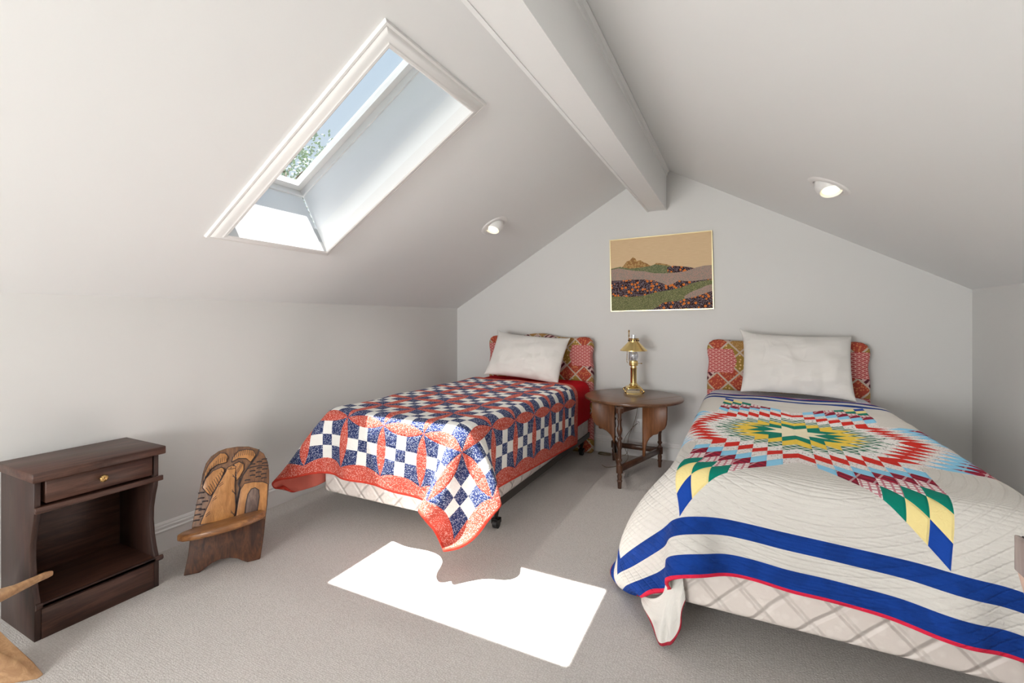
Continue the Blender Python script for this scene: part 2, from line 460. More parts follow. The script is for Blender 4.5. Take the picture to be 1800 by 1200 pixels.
cr = B(); cr.prism([(-.1, YF - T), (s1, YF - T), (s1, YB + T), (-.1, YB + T)], lambda a, b, d: SR(a, b, d), 0, TT)
structure(cr.build('ceiling', M_ceil))
structure(B().prism([(XRIDGE - .1, ZR + .02), (XRIDGE + .1, ZR + .02), (XRIDGE, ZR + .22)], lambda a, b, d: (a, d, b), YF - T, YB + T).build('trim_2', M_ceil))

# ridge beam with a small cap moulding where it meets the right slope
bx0, bx1, bz = -.698, -.551, 2.043
zt = lambda x: (HKL + (x - XL) * (ZR - HKL) / (XRIDGE - XL)) if x < XRIDGE else (HKR + (XRR - x) * (ZR - HKR) / (XRR - XRIDGE))
be = B(); be.prism([(bx0, bz), (bx1, bz), (bx1, zt(bx1)), (XRIDGE, ZR), (bx0, zt(bx0))], lambda a, b, d: (a, d, b), YF, YB)
# corner beads
for x, sg in ((bx0, -1), (bx1, 1)):
    be.box((x - .004 if sg < 0 else x - .012, YF, bz - .004), (x + .012 if sg < 0 else x + .004, YB, bz + .016))
zz = zt(bx1)
be.prism([(bx1 - .002, zz - .055), (bx1 + .008, zz - .05), (bx1 + .012, zz - .03), (bx1 + .024, zz - .02), (bx1 + .024, zt(bx1 + .024)), (bx1, zz)], lambda a, b, d: (a, d, b), YF, YB)
structure(be.build('trim_1', M_ceil))

# baseboards
def bb(name, fn, a, b):
    prof = [(0, 0), (.017, 0), (.017, .093), (.021, .096), (.021, .101), (.014, .106), (.015, .118), (.011, .124), (.011, .130), (.006, .139), (0, .140)]
    structure(auto(B().prism(prof, fn, a, b).build(name, M_trim), 25))
bb('baseboard_left', lambda d, z, t: (XL + d, t, z), YF, YB)
bb('baseboard_right', lambda d, z, t: (XRR - d, t, z), YF, YB)
bb('baseboard_back', lambda d, z, t: (t, YB - d, z), XL + .021, XRR - .021)
bb('baseboard_rear', lambda d, z, t: (t, YF + d, z), XL + .021, XRR - .021)

# skylight
w1 = structure(empty('window_1', SL(1.14, 1.54, 0)))
inv = Matrix.Translation(-w1.location)
def loc1(b): b.v = [tuple(Vector(p) - w1.location) for p in b.v]; return b
def ringprism(b, prof, ins):
    """prof: (outward distance from opening edge, drop below ceiling); mitred frame around the opening"""
    n = len(prof); vv = []
    for (cs, cy, ds, dy) in ((HS0, HY0, -1, -1), (HS1, HY0, 1, -1), (HS1, HY1, 1, 1), (HS0, HY1, -1, 1)):
        for d, h in prof: vv.append(SL(cs + ds * d, cy + shear(cs) + dy * d, -h))
    ff = []
    for k in range(4):
        k2 = (k + 1) % 4
        for i in range(n): j = (i + 1) % n; ff.append((k * n + i, k * n + j, k2 * n + j, k2 * n + i))
    b.add(vv, ff)
cas = B(); ringprism(cas, [(-.001, -.03), (0, .030), (.006, .034), (.014, .033), (.020, .028), (.034, .024), (.044, .017), (.050, .012), (.053, .014), (.060, .012), (.064, .001), (.064, -.001), (.01, -.002)], 0)
auto(loc1(cas).build('window_casing', M_trim, w1), 30)
# light shaft, perpendicular to the roof, its upper end flared
SD = .345; FS1 = 1.80
sh = B()
def quadsolid(b, pts, th):
    a = [Vector(p) for p in pts]; n = (a[1] - a[0]).cross(a[3] - a[0]).normalized() * th
    b.add(a + [p + n for p in a], [(0, 1, 2, 3), (7, 6, 5, 4), (0, 4, 5, 1), (1, 5, 6, 2), (2, 6, 7, 3), (3, 7, 4, 0)])
y0a, y0b, y1a, y1b = HY0 + k0, HY0 + k1, HY1 + k0, HY1 + k1
quadsolid(sh, [SL(HS0, y0a, .0), SL(HS0, y1a, .0), SL(HS0, y1a - .005, SD), SL(HS0, y0a + .0, SD)], -.03)
quadsolid(sh, [SL(HS1, y1b, .0), SL(HS1, y0b, .0), SL(FS1, y0b, SD), SL(FS1, y1b, SD)], -.03)
quadsolid(sh, [SL(HS0, y1a, .0), SL(HS1, y1b, .0), SL(FS1, y1b, SD), SL(HS0, y1a, SD)], -.03)
quadsolid(sh, [SL(HS1, y0b, .0), SL(HS0, y0a, .0), SL(HS0, y0a, SD), SL(FS1, y0b, SD)], -.03)
loc1(sh).build('light_shaft', M_shaft, w1)
# sash frame and pane
fr = B()
GI = .032
def frame4(b, o0, o1, wi):
    for q in ([(HS0, y0a), (HS0 + wi, y0a), (HS0 + wi, y1a), (HS0, y1a)], [(FS1 - wi * .3, y0b), (FS1 + .03, y0b), (FS1 + .03, y1b), (FS1 - wi * .3, y1b)],
              [(HS0, y1a - wi), (FS1, y1b - wi), (FS1, y1b + .0), (HS0, y1a + .0)], [(HS0, y0a - .02), (FS1, y0b - .02), (FS1, y0b + wi * .6), (HS0, y0a + wi * .6)]):
        b.prism(q, lambda a, c, d: SL(a, c, d), o0, o1)
frame4(fr, SD - .002, SD + .035, .010); frame4(fr, SD + .035, SD + .075, .045)
loc1(fr).build('window_frame', M_trim, w1)
pn = B(); pn.prism([(HS0, y0a), (FS1, y0b), (FS1, y1b), (HS0, y1a)], lambda a, c, d: SL(a, c, d), SD + .062, SD + .066)
loc1(pn).build('window_pane', M_pane, w1)

# second skylight, unseen behind the camera, added to brighten the room with bounced sun
w3 = structure(empty('fill_skylight', SL(1.1, -1.05, 0)))
def loc3(b): b.v = [tuple(Vector(p) - w3.location) for p in b.v]; return b
fr = B()
for a0, a1_, b0, b1 in ((QS0 - .03, QS0, QY0 - .03, QY1 + .03), (QS1, QS1 + .03, QY0 - .03, QY1 + .03), (QS0, QS1, QY0 - .03, QY0), (QS0, QS1, QY1, QY1 + .03)):
    fr.prism([(a0, b0), (a1_, b0), (a1_, b1), (a0, b1)], lambda a, b, d: SL(a, b, d), TT + .001, TT + .05)
for a0, a1_, b0, b1 in ((QS0 - .06, QS0 + .001, QY0 - .06, QY1 + .06), (QS1 - .001, QS1 + .06, QY0 - .06, QY1 + .06), (QS0, QS1, QY0 - .06, QY0 + .001), (QS0, QS1, QY1 - .001, QY1 + .06)):
    fr.prism([(a0, b0), (a1_, b0), (a1_, b1), (a0, b1)], lambda a, b, d: SL(a, b, d), -.02, -.001)
loc3(fr).build('window_frame', M_trim, w3)
loc3(B().prism([(QS0, QY0), (QS1, QY0), (QS1, QY1), (QS0, QY1)], lambda a, b, d: SL(a, b, d), TT + .03, TT + .034)).build('window_pane', M_pane, w3)

# outdoors seen through the skylight: ground far below and a tree top
def grass(n):
    v, x, y, z = n.obj(); return dict(color=n.mix(n.noise(v, 3, 3), (.05, .09, .03), (.13, .17, .07)))
structure(B().box((-40, -30, -3.3), (30, 40, -3.2)).build('ground', material('lawn', grass, rough=.95)))
M_leaf = material('leaf', lambda n: dict(color=n.mix(n.noise(n.obj()[0], 4, 2), (.20, .26, .20), (.34, .38, .32))), rough=.7)  # greens paled and greyed, haze and overexposure put into the colour
M_bark = wood('bark', (.06, .045, .03), (.14, .1, .07), .9, 'z')
rng = random.Random(4)
tr = tag(empty('tree', (-10.2, 7.65, -2.2)), 'leafy tree top seen through the lower end of the skylight', 'tree')
tb = B().tube([(0, 0, -1.0), (.1, .05, 3), (0, .1, 5.5), (.1, 0, 7.3)], [.22, .18, .12, .04], 10)
limbs = []
for i in range(16):
    a = rng.uniform(0, 6.28); z = rng.uniform(5.4, 7.2); l = rng.uniform(.8, 1.6)
    e = Vector((math.cos(a) * l, math.sin(a) * l, z + rng.uniform(.3, 1.0))); limbs.append(e)
    tb.tube([(0, 0, z - .4), e * .5 + Vector((0, 0, z * .5)), e], [.06, .035, .01], 6)
tb.build('trunk', M_bark, tr, True)
lf = B()
for i in range(2600):
    c = rng.choice(limbs) + Vector((rng.gauss(0, .32), rng.gauss(0, .32), rng.gauss(0, .28)))
    a = Vector((rng.gauss(0, 1), rng.gauss(0, 1), rng.gauss(0, 1))).normalized(); b_ = a.orthogonal().normalized()
    u = a * .055; w = b_ * .028
    lf.add([c - u, c + w, c + u, c - w], [(0, 1, 2, 3)])
lf.build('foliage', M_leaf, tr)

# ================================================================== cloth draping (position based)
def drape(nu, nv, step, flat, box, fixed, rad=.05, thick=.012, steps=260, iters=10, targets=None, floor=.012, xmin=None, xmax=None, ymax=None, seed=0, bend=.55, kick=.002):
    """flat(i,j)->xyz start; box=(x0,x1,y0,y1,top)"""
    rs = np.random.RandomState(seed)
    I, J = np.meshgrid(np.arange(nu), np.arange(nv), indexing='ij')
    P = flat(I, J).astype(float); P0_ = P.copy()
    W = np.where(fixed(P), 0., 1.)
    P += rs.normal(0, kick, P.shape) * W[..., None]
    V = np.zeros_like(P)
    x0, x1, y0, y1, top = box
    c = np.array([(x0 + x1) / 2, (y0 + y1) / 2]); h = np.array([(x1 - x0) / 2, (y1 - y0) / 2])
    def collide(P):
        dx = np.abs(P[..., 0] - c[0]) - (h[0] - rad); dy = np.abs(P[..., 1] - c[1]) - (h[1] - rad); dz = P[..., 2] - (top - rad)
        q = np.stack([dx, dy, dz], -1); qp = np.maximum(q, 0); ln = np.linalg.norm(qp, axis=-1)
        ins = q.max(-1); dist = ln + np.minimum(ins, 0) - rad
        g = np.zeros_like(q); out = ln > 1e-9
        g[out] = qp[out] / ln[out][:, None]
        k = q.argmax(-1); idx = np.where(~out)
        g[idx[0], idx[1], k[idx]] = 1
        g[..., 0] *= np.sign(P[..., 0] - c[0]); g[..., 1] *= np.sign(P[..., 1] - c[1])
        pen = np.maximum(thick - dist, 0) * (W > 0)
        P += g * pen[..., None]
        P[..., 2] = np.maximum(P[..., 2], floor)
        if xmin is not None: P[..., 0] = np.maximum(P[..., 0], xmin)
        if xmax is not None: P[..., 0] = np.minimum(P[..., 0], xmax)
        if ymax is not None: P[..., 1] = np.minimum(P[..., 1], ymax)
        return pen > 0
    def con(di, dj, rest, k):
        A = (slice(None, nu - di if di else None), slice(max(0, -dj), nv - dj if dj > 0 else None))
        Bs = (slice(di, None), slice(max(0, dj), nv + dj if dj < 0 else None))
        n1, n2 = P[A].shape[:2]
        if di: per = 2 * di; ph = (np.arange(n1) // di) % 2
        else: ph = (np.arange(n2) // dj) % 2
        for par in (0, 1):
            d = P[Bs] - P[A]; l = np.linalg.norm(d, axis=-1); wa = W[A]; wb = W[Bs]
            s = k * (l - rest) / np.maximum(l, 1e-9) / np.maximum(wa + wb, 1e-9)
            mask = ((ph == par)[:, None] if di else (ph == par)[None, :])
            s = np.where(mask, s, 0)[..., None] * d
            P[A] += s * wa[..., None]; P[Bs] -= s * wb[..., None]
    r2 = step * math.sqrt(2)
    for it in range(steps):
        g = 9.8; dt = .016
        V[..., 2] -= g * dt
        old = P.copy(); P += V * dt * W[..., None]
        for k in range(iters):
            con(1, 0, step, 1); con(0, 1, step, 1); con(1, 1, r2, .8); con(1, -1, r2, .8)
            con(2, 0, 2 * step, bend); con(0, 2, 2 * step, bend)
            if k % 2 == 0: con(4, 0, 4 * step, bend * .35); con(0, 4, 4 * step, bend * .35)
            if targets:
                f = min(1, it / (steps * .5))
                for (i, j, t, kk) in targets: P[i, j] += (np.array(t) - P[i, j]) * kk * f
            hit = collide(P)
        V = (P - old) / dt * .965
        V[hit] *= .6
        sp = np.linalg.norm(V, axis=-1, keepdims=True); V *= np.minimum(1, 2.5 / np.maximum(sp, 1e-9))
    for k in range(2):
        Q = P.copy(); Q[1:-1, 1:-1] = P[1:-1, 1:-1] * .5 + .125 * (P[2:, 1:-1] + P[:-2, 1:-1] + P[1:-1, 2:] + P[1:-1, :-2])
        Q[0, 1:-1] = P[0, 1:-1] * .5 + .25 * (P[0, 2:] + P[0, :-2]); Q[-1, 1:-1] = P[-1, 1:-1] * .5 + .25 * (P[-1, 2:] + P[-1, :-2])
        Q[1:-1, 0] = P[1:-1, 0] * .5 + .25 * (P[2:, 0] + P[:-2, 0]); Q[1:-1, -1] = P[1:-1, -1] * .5 + .25 * (P[2:, -1] + P[:-2, -1])
        P[:] = Q
    return P
def cloth(name, P, UV, mats, thick=.012, sub=2, parent=None):
    nu, nv = P.shape[:2]
    me = bpy.data.meshes.new(name)
    faces = [(i * nv + j, (i + 1) * nv + j, (i + 1) * nv + j + 1, i * nv + j + 1) for i in range(nu - 1) for j in range(nv - 1)]
    me.from_pydata([tuple(map(float, p)) for p in P.reshape(-1, 3)], [], faces)
    uvl = me.uv_layers.new(name='UVMap'); uvf = UV.reshape(-1, 2)
    li = np.zeros(len(me.loops), dtype=np.int32); me.loops.foreach_get('vertex_index', li)
    uvl.data.foreach_set('uv', uvf[li].astype(np.float32).ravel())
    for m in mats: me.materials.append(m)
    me.polygons.foreach_set('use_smooth', [True] * len(me.polygons))
    o = bpy.data.objects.new(name, me); link(o)
    ss = o.modifiers.new('sub', 'SUBSURF'); ss.levels = sub; ss.render_levels = sub; ss.uv_smooth = 'NONE'; ss.boundary_smooth = 'ALL'
    so = o.modifiers.new('thick', 'SOLIDIFY'); so.thickness = thick; so.offset = -1 if True else 0
    if len(mats) > 1: so.material_offset = 1; so.material_offset_rim = 0
    if parent: o.parent = parent
    return o

# ================================================================== beds
def rbox(name, a, b, mat, parent, w=.03, seg=4):
    return bev(B().box(a, b).build(name, mat, parent), w, seg)
def make_bed(x0, yfoot, label, tick_top):
    """x0: left edge of the mattress; 0.97 wide"""
    W_ = .965; yh = 3.80
    bed = tag(empty('bed', (x0 + W_ / 2, yfoot, 0)), label, 'bed', 'twin beds')
    L_ = yh - yfoot; h = W_ / 2
    rbox('box_spring', (-h, 0, .17), (h, L_, .375), M_tick, bed, .022)
    rbox('mattress', (-h, .005, .38), (h, L_ + .015, .612), M_tick, bed, .05, 5)
    fr = B()
    for sx in (-1, 1):
        fr.box((sx * (h + .004) - .003, .18, .146), (sx * (h + .004) + .003, L_ + .01, .188))
        fr.box((min(sx * (h - .016), sx * (h - .055)), .18, .16), (max(sx * (h - .016), sx * (h - .055)), L_ + .01, .1655))
    for y in (.36, L_ - .05): fr.box((-h + .02, y - .02, .155), (h - .02, y + .02, .160))
    fr.build('bed_frame', M_iron, bed)
    for sx in (-1, 1):
        for y in (.36, L_ - .05):
            lx = sx * (h - .045)
            leg = B().lathe([(.055, .009), (.07, .011), (.13, .024), (.154, .026)], (lx, y, 0), 14).build('leg', M_iron, bed, True)
            cb = B(); Mx = Matrix.Rotation(R_(90), 4, 'Y')
            cb.lathe([(-.016, .020), (-.013, .026), (.013, .026), (.016, .020)], (lx, y, .0265), 18, Mx)
            cb.box((lx - .02, y - .022, .03), (lx - .0165, y + .022, .056)); cb.box((lx + .0165, y - .022, .03), (lx + .02, y + .022, .056)); cb.box((lx - .02, y - .022, .052), (lx + .02, y + .022, .056))
            auto(cb.build('caster', M_rub, leg))
    # headboard
    half = [(0, 1.018), (.05, 1.017), (.10, 1.010), (.15, .998), (.20, .990), (.26, .985), (.32, .986), (.38, .991), (.43, .994), (.465, .988), (.49, .970), (.503, .945), (.506, .915), (.503, .88), (.496, .85), (.494, .82), (.498, .78), (.504, .74), (.506, .70), (.506, .0)]
    poly = half + [(-x, z) for x, z in half[::-1]][:-1]
    hb = B().prism(poly, lambda a, b_, d: (a, d, b_), L_ + .025, L_ + .105).build('headboard', M_patch, bed)
    uvl = hb.data.uv_layers.new(name='UVMap')
    for lp in hb.data.loops:
        c = hb.data.vertices[lp.vertex_index].co; uvl.data[lp.index].uv = (c.x, c.z + (c.y - L_) * .5)
    bev(hb, .022, 4, 60)
    return bed
bedL = make_bed(-2.128, 1.875, 'twin bed in the left corner under the red white and blue patchwork quilt', 0)
bedR = make_bed(-.213, 1.685, 'twin bed on the right under the white star quilt', 0)

def topnoise(P, top, x, y, amp):
    pass
# --- left quilt
LB = (-2.135, -1.156, 1.868, 3.9, .618)
cw, clen = 6 * QC + .116, 7 * QC + .116
nu = 58; su = cw / (nu - 1); nv = int(round(clen / su)) + 1; sv = clen / (nv - 1)
th = R_(-3.5); ct, st_ = math.cos(th), math.sin(th)
cx, cy = (-2.41 - .84) / 2 - .003, (1.575 + 3.415) / 2
def flatL(I, J):
    a = (I - (nu - 1) / 2) * su; b = (J - (nv - 1) / 2) * sv
    return np.stack([cx + a * ct - b * st_, cy + a * st_ + b * ct, np.full(a.shape, .634)], -1)
fixL = lambda P: (P[..., 0] > -2.08) & (P[..., 0] < -1.22) & (P[..., 1] > 1.94)
PL_ = drape(nu, nv, (su + sv) / 2, flatL, LB, fixL, thick=.022, xmin=XL + .03, seed=3,
            targets=[(nu - 1, 0, (-1.164, 1.65, .155), .3), (nu - 1, 11, (-.965, 1.81, .30), .15), (nu - 6, 0, (-1.25, 1.73, .235), .1), (0, 0, (-2.27, 1.72, .255), .2)])
I, J = np.meshgrid(np.arange(nu), np.arange(nv), indexing='ij')
UVL = np.stack([I * su - .058, J * sv - .058], -1)
bump = .006 * np.sin(PL_[..., 0] * 9 + 1) * np.sin(PL_[..., 1] * 7) + .003 * np.sin(PL_[..., 0] * 23) * np.sin(PL_[..., 1] * 19 + 2)
PL_[..., 2] += np.where(PL_[..., 2] > .61, np.abs(bump) + .002, 0)
ql = tag(cloth('quilt', PL_, UVL, [M_ql, M_qlb], .011), 'red white and blue patchwork quilt draped over the left bed', 'quilt')
# --- red blanket under it
def cover(name, x0, x1, y0, y1, box, mats, label, cat, thick=.006, drop_seed=0, top=.622, st=.03, xmin=None, xmax=None):
    nu = int(round((x1 - x0) / st)) + 1; nv = int(round((y1 - y0) / st)) + 1; su = (x1 - x0) / (nu - 1); sv = (y1 - y0) / (nv - 1)
    fl = lambda I, J: np.stack([x0 + I * su, y0 + J * sv, np.full(I.shape, top)], -1)
    fx = lambda P: (P[..., 0] > box[0] + .06) & (P[..., 0] < box[1] - .06)
    P = drape(nu, nv, (su + sv) / 2, fl, box, fx, thick=.011, steps=150, iters=7, seed=drop_seed, xmin=xmin, xmax=xmax, ymax=3.80, bend=.3)
    I, J = np.meshgrid(np.arange(nu), np.arange(nv), indexing='ij')
    return tag(cloth(name, P, np.stack([x0 + I * su, y0 + J * sv], -1), mats, thick, 1), label, cat)
cover('blanket', -2.44, -.87, 2.9, 3.79, (-2.132, -1.159, 1.8, 3.9, .614), [M_red], 'red blanket showing at the head of the left bed', 'blanket', .005, 5, .622, xmin=XL + .03)

# --- right quilt
RB = (-.222, .761, 1.675, 3.9, .618)
S2 = 1.029; nq = 70; sq_ = 2 * S2 / (nq - 1); qx, qy = .212, 2.392
def flatR(I, J):
    a = -S2 + I * sq_; b = -S2 + J * sq_; t = R_(-3.4); return np.stack([qx + a * math.cos(t) - b * math.sin(t), qy + a * math.sin(t) + b * math.cos(t), np.full(I.shape, .64)], -1)
fixR = lambda P: (P[..., 0] > -.165) & (P[..., 0] < .70) & (P[..., 1] > 1.79)
PR_ = drape(nq, nq, sq_, flatR, RB, fixR, thick=.022, xmax=XRR - .03, seed=7,
            targets=[(0, 0, (-.405, 1.985, .02), .7), (6, 0, (-.345, 1.84, .10), .4), (12, 0, (-.28, 1.71, .2), .4), (0, 9, (-.50, 2.22, .014), .4)])
I, J = np.meshgrid(np.arange(nq), np.arange(nq), indexing='ij')
UVR = np.stack([-S2 + I * sq_, -S2 + J * sq_], -1)
bump = .007 * np.sin(PR_[..., 0] * 8 + .5) * np.sin(PR_[..., 1] * 6) + .003 * np.sin(PR_[..., 0] * 19) * np.sin(PR_[..., 1] * 21 + 1)
PR_[..., 2] += np.where(PR_[..., 2] > .61, np.abs(bump) + .002, 0)
qr = tag(cloth('quilt', PR_, UVR, [M_qr, M_qrb], .012), 'white quilt with a large multicoloured star and blue stripes on the right bed', 'quilt')
cover('bed_sheet', -.60, 1.15, 3.05, 3.79, (-.218, .757, 1.7, 3.9, .614), [M_sheet], 'pale blue sprigged sheet between the star quilt and its pillow', 'sheet', .005, 6, .622, xmax=XRR - .03)

# --- coverlet hanging below the star quilt at the near corner
def covuv(n):
    v, a, b = n.uv()
    c = n.mix(b < .055, (.66, .64, .60), (.34, .012, .03))
    return dict(color=c, bump=n.noise(v, 9, 3), bs=.5, bd=.008)
M_cov = material('white_coverlet_red_edge', covuv, rough=.9)
hem = smoothpath([(-.345, 1.812, .078), (-.308, 1.74, .052), (-.258, 1.675, .016), (-.232, 1.664, .022), (-.205, 1.664, .045), (-.185, 1.655, .12), (-.17, 1.652, .20)], 5)
top_ = smoothpath([(-.343, 1.814, .086), (-.292, 1.745, .125), (-.250, 1.695, .18), (-.236, 1.678, .23), (-.222, 1.668, .27), (-.205, 1.660, .29), (-.18, 1.656, .29)], 5)
N1 = len(hem); N2 = 16; PC = np.zeros((N1, N2, 3)); UC = np.zeros((N1, N2, 2))
for i in range(N1):
    for j in range(N2):
        t = j / (N2 - 1); p = hem[i].lerp(top_[i], t)
        k = .010 * math.sin(i * .75) * (1 - t) * math.sin(math.pi * min(1, t * 1.6 + .12))
        PC[i, j] = (p.x - k * .7, p.y - k, p.z); UC[i, j] = (i / (N1 - 1), t)
tag(cloth('coverlet', PC, UC, [M_cov], .004, 1), 'white coverlet with dark red edge hanging under the near corner of the star quilt', 'coverlet')

# ================================================================== pillows
def pillow(name, W_, H_, T_, label, seed, ears=(0, 0, 0, 0), group=None):
    rs = np.random.RandomState(seed); n = 40; m = 28
    vs_, fs = [], []
    ph = rs.uniform(0, 6, 8)
    for side in (1, -1):
        for i in range(n + 1):
            for j in range(m + 1):
                u = -1 + 2 * i / n; v = -1 + 2 * j / m
                t = (max(0, 1 - abs(u) ** 3.2) ** .55) * (max(0, 1 - abs(v) ** 2.8) ** .6)
                x = W_ / 2 * u * (1 - .045 * (1 - v * v)); z = H_ / 2 * v * (1 - .07 * (1 - u * u))
                cu, cv = max(0, u), max(0, v)
                e = [(-1, -1), (1, -1), (1, 1), (-1, 1)]
                for (eu, ev), a in zip(e, ears):
                    wgt = max(0, eu * u) ** 10 * max(0, ev * v) ** 10; x += eu * a * wgt; z += ev * a * 1.3 * wgt
                y = side * T_ / 2 * t
                wr = .006 * math.sin(u * 9 + v * 5 + ph[0]) * t + .005 * math.sin(u * 4 - v * 11 + ph[1]) * t + .004 * math.sin(u * 17 + ph[2]) * (1 - v) * t
                wr += .010 * math.exp(-((v + .78) / .12) ** 2) * math.sin(u * 14 + ph[3]) * t
                wr += .010 * math.exp(-((v + .6 + .1 * u) / .06) ** 2) * (.5 - u) * t * .6
                vs_.append((x, y + wr * side, z))
    K = (n + 1) * (m + 1)
    for s in range(2):
        for i in range(n):
            for j in range(m):
                a = s * K + i * (m + 1) + j; q = (a, a + m + 1, a + m + 2, a + 1); fs.append(q if s == 0 else q[::-1])
    o = mk(name, vs_, fs, M_pillow, smooth=True)
    bm = bmesh.new(); bm.from_mesh(o.data); bmesh.ops.remove_doubles(bm, verts=bm.verts, dist=1e-5); bmesh.ops.recalc_face_normals(bm, faces=bm.faces)
    for f in bm.faces: f.smooth = True
    bm.to_mesh(o.data); bm.free()
    ss = o.modifiers.new('s', 'SUBSURF'); ss.levels = 1; ss.render_levels = 1
    return tag(o, label, 'pillow', 'white bed pillows')
p1 = pillow('pillow', .70, .43, .15, 'white pillow leaning askew on the headboard of the left bed', 1, (.01, .0, .01, .03))
p1.location = (-1.665, 3.63, .825); p1.rotation_euler = Euler((R_(-30), R_(4), R_(0)))
p2 = pillow('pillow', .66, .45, .15, 'white pillow with one pointed corner standing upright on the right bed', 2, (.005, .01, .0, .035))
p2.location = (.325, 3.65, .843); p2.rotation_euler = Euler((R_(-24), R_(1.5), 0))

# ================================================================== three-legged drop-leaf table
TC = Vector((-.735, 3.542, 0)); TZ = .57; TR = .362
A_, B_, C_ = Vector((-.741, 3.131, 0)), Vector((-.568, 3.72, 0)), Vector((-.929, 3.735, 0))
tb = tag(empty('side_table', TC), 'round walnut drop leaf side table with turned legs between the beds', 'table')
def arcpoly(a0, a1, n=40): return [(math.cos(a0 + (a1 - a0) * i / n) * TR, math.sin(a0 + (a1 - a0) * i / n) * TR) for i in range(n + 1)]
# centre triangle flanked by leaves: seam chords through the top
def ang(p): return math.atan2(p[1], p[0])
def topseg(name, poly):
    prof_z = [(-.024, -.010), (-.020, -.002), (-.012, .0), (-.007, -.001), (-.003, -.006), (0, -.014)]
    v = []; n = len(poly); f = []
    for dz, dr in prof_z:
        for x, y in poly:
            r = math.hypot(x, y); k = (r + dr) / r if r > TR * .97 else 1; v.append((x * k, y * k, TZ + dz))
    for i in range(len(prof_z) - 1):
        for k in range(n): k2 = (k + 1) % n; f.append((i * n + k, i * n + k2, (i + 1) * n + k2, (i + 1) * n + k))
    f.append(tuple(range(n))[::-1]); f.append(tuple((len(prof_z) - 1) * n + k for k in range(n)))
    return auto(mk(name, v, f, M_tt, tb), 30)
g = .0012
def chord(p, q):
    """angles where the line p->q meets the rim"""
    p = Vector(p); q = Vector(q); d = (q - p).normalized(); b = p.dot(d); c = p.dot(p) - TR * TR; s = math.sqrt(b * b - c)
    return ang(p + d * (-b - s)), ang(p + d * (-b + s))
s1a, s1b = chord((-.215, -.2), (-.29, .1))     # left seam
s2a, s2b = chord((.02, -.34), (.30, .05))      # right seam
def norm(a, ref):
    while a < ref: a += 2 * math.pi
    return a
La = arcpoly(s1b, norm(s1a, s1b)); topseg('drop_leaf', [(x - g, y) for x, y in La])
Ra = arcpoly(s2a, norm(s2b, s2a)); topseg('drop_leaf', [(x + g, y - g * .5) for x, y in Ra])
mid = arcpoly(s1a, norm(s2a, s1a), 16) + arcpoly(s2b, norm(s1b, s2b), 30); topseg('tabletop', mid)
legprof = [(0, .012), (.043, .015), (.047, .018), (.054, .018), (.058, .014), (.085, .017), (.098, .013), (.105, .015), (.106, .023), (.157, .023), (.158, .015), (.172, .010), (.178, .011), (.190, .018), (.197, .018), (.202, .012), (.25, .0125), (.262, .012), (.275, .016), (.292, .016), (.315, .013), (.325, .012), (.335, .018), (.343, .0185), (.352, .010), (.36, .0095), (.375, .015), (.392, .019), (.405, .018), (.43, .012), (.458, .012), (.463, .016), (.47, .016), (.475, .012), (.50, .013), (.511, .014), (.512, .026), (TZ - .024, .026)]
for P in (A_, B_, C_):
    lp = P - TC; auto(B().lathe(legprof, lp, 18).build('leg', M_tl, tb), 35)
def bar(b, p, q, w, z0, z1):
    d = (q - p).normalized(); s = Vector((-d.y, d.x, 0)) * w / 2
    b.add([p - s + Vector((0, 0, z0)), q - s + Vector((0, 0, z0)), q + s + Vector((0, 0, z0)), p + s + Vector((0, 0, z0)), p - s + Vector((0, 0, z1)), q - s + Vector((0, 0, z1)), q + s + Vector((0, 0, z1)), p + s + Vector((0, 0, z1))],
          [(0, 3, 2, 1), (4, 5, 6, 7), (0, 1, 5, 4), (1, 2, 6, 5), (2, 3, 7, 6), (3, 0, 4, 7)])
def trimd(p, q, r=.022): d = (q - p).normalized(); return p + d * r - TC, q - d * r - TC
for p, q in ((A_, B_), (B_, C_), (C_, A_)):
    a, b = trimd(p, q); bb_ = B(); bar(bb_, a, b, .026, .112, .150); bev(bb_.build('stretcher', M_tl, tb), .003, 1)
    bb_ = B(); bar(bb_, a, b, .018, .512, TZ - .025); bb_.build('apron', M_tl, tb)
wingL = [(0, .540), (0, .155), (.010, .155), (.006, .2), (-.008, .235), (-.028, .283), (-.061, .315), (-.092, .329), (-.108, .327), (-.117, .333), (-.118, .347), (-.135, .355), (-.155, .375), (-.165, .409), (-.168, .45), (-.168, .540)]
wingR = [(0, .540), (0, .155), (.018, .155), (.020, .19), (.024, .227), (.034, .262), (.052, .295), (.081, .322), (.105, .330), (.117, .336), (.123, .353), (.145, .362), (.165, .38), (.178, .408), (.183, .45), (.183, .540)]
for p, q, wp in ((A_, C_, wingL), (A_, B_, wingR)):
    m_ = (p + q) / 2 - TC; sd = (q - p).normalized(); u = Vector((sd.y, -sd.x, 0)); off = u * (.0 if wp is wingR else -.0)
    bev(B().prism(wp, lambda a, b, d: m_ + u * (a + (.014 if wp is wingR else -.014)) + sd * d + Vector((0, 0, b)), -.009, .009).build('leaf_support', M_tw, tb), .002, 1)

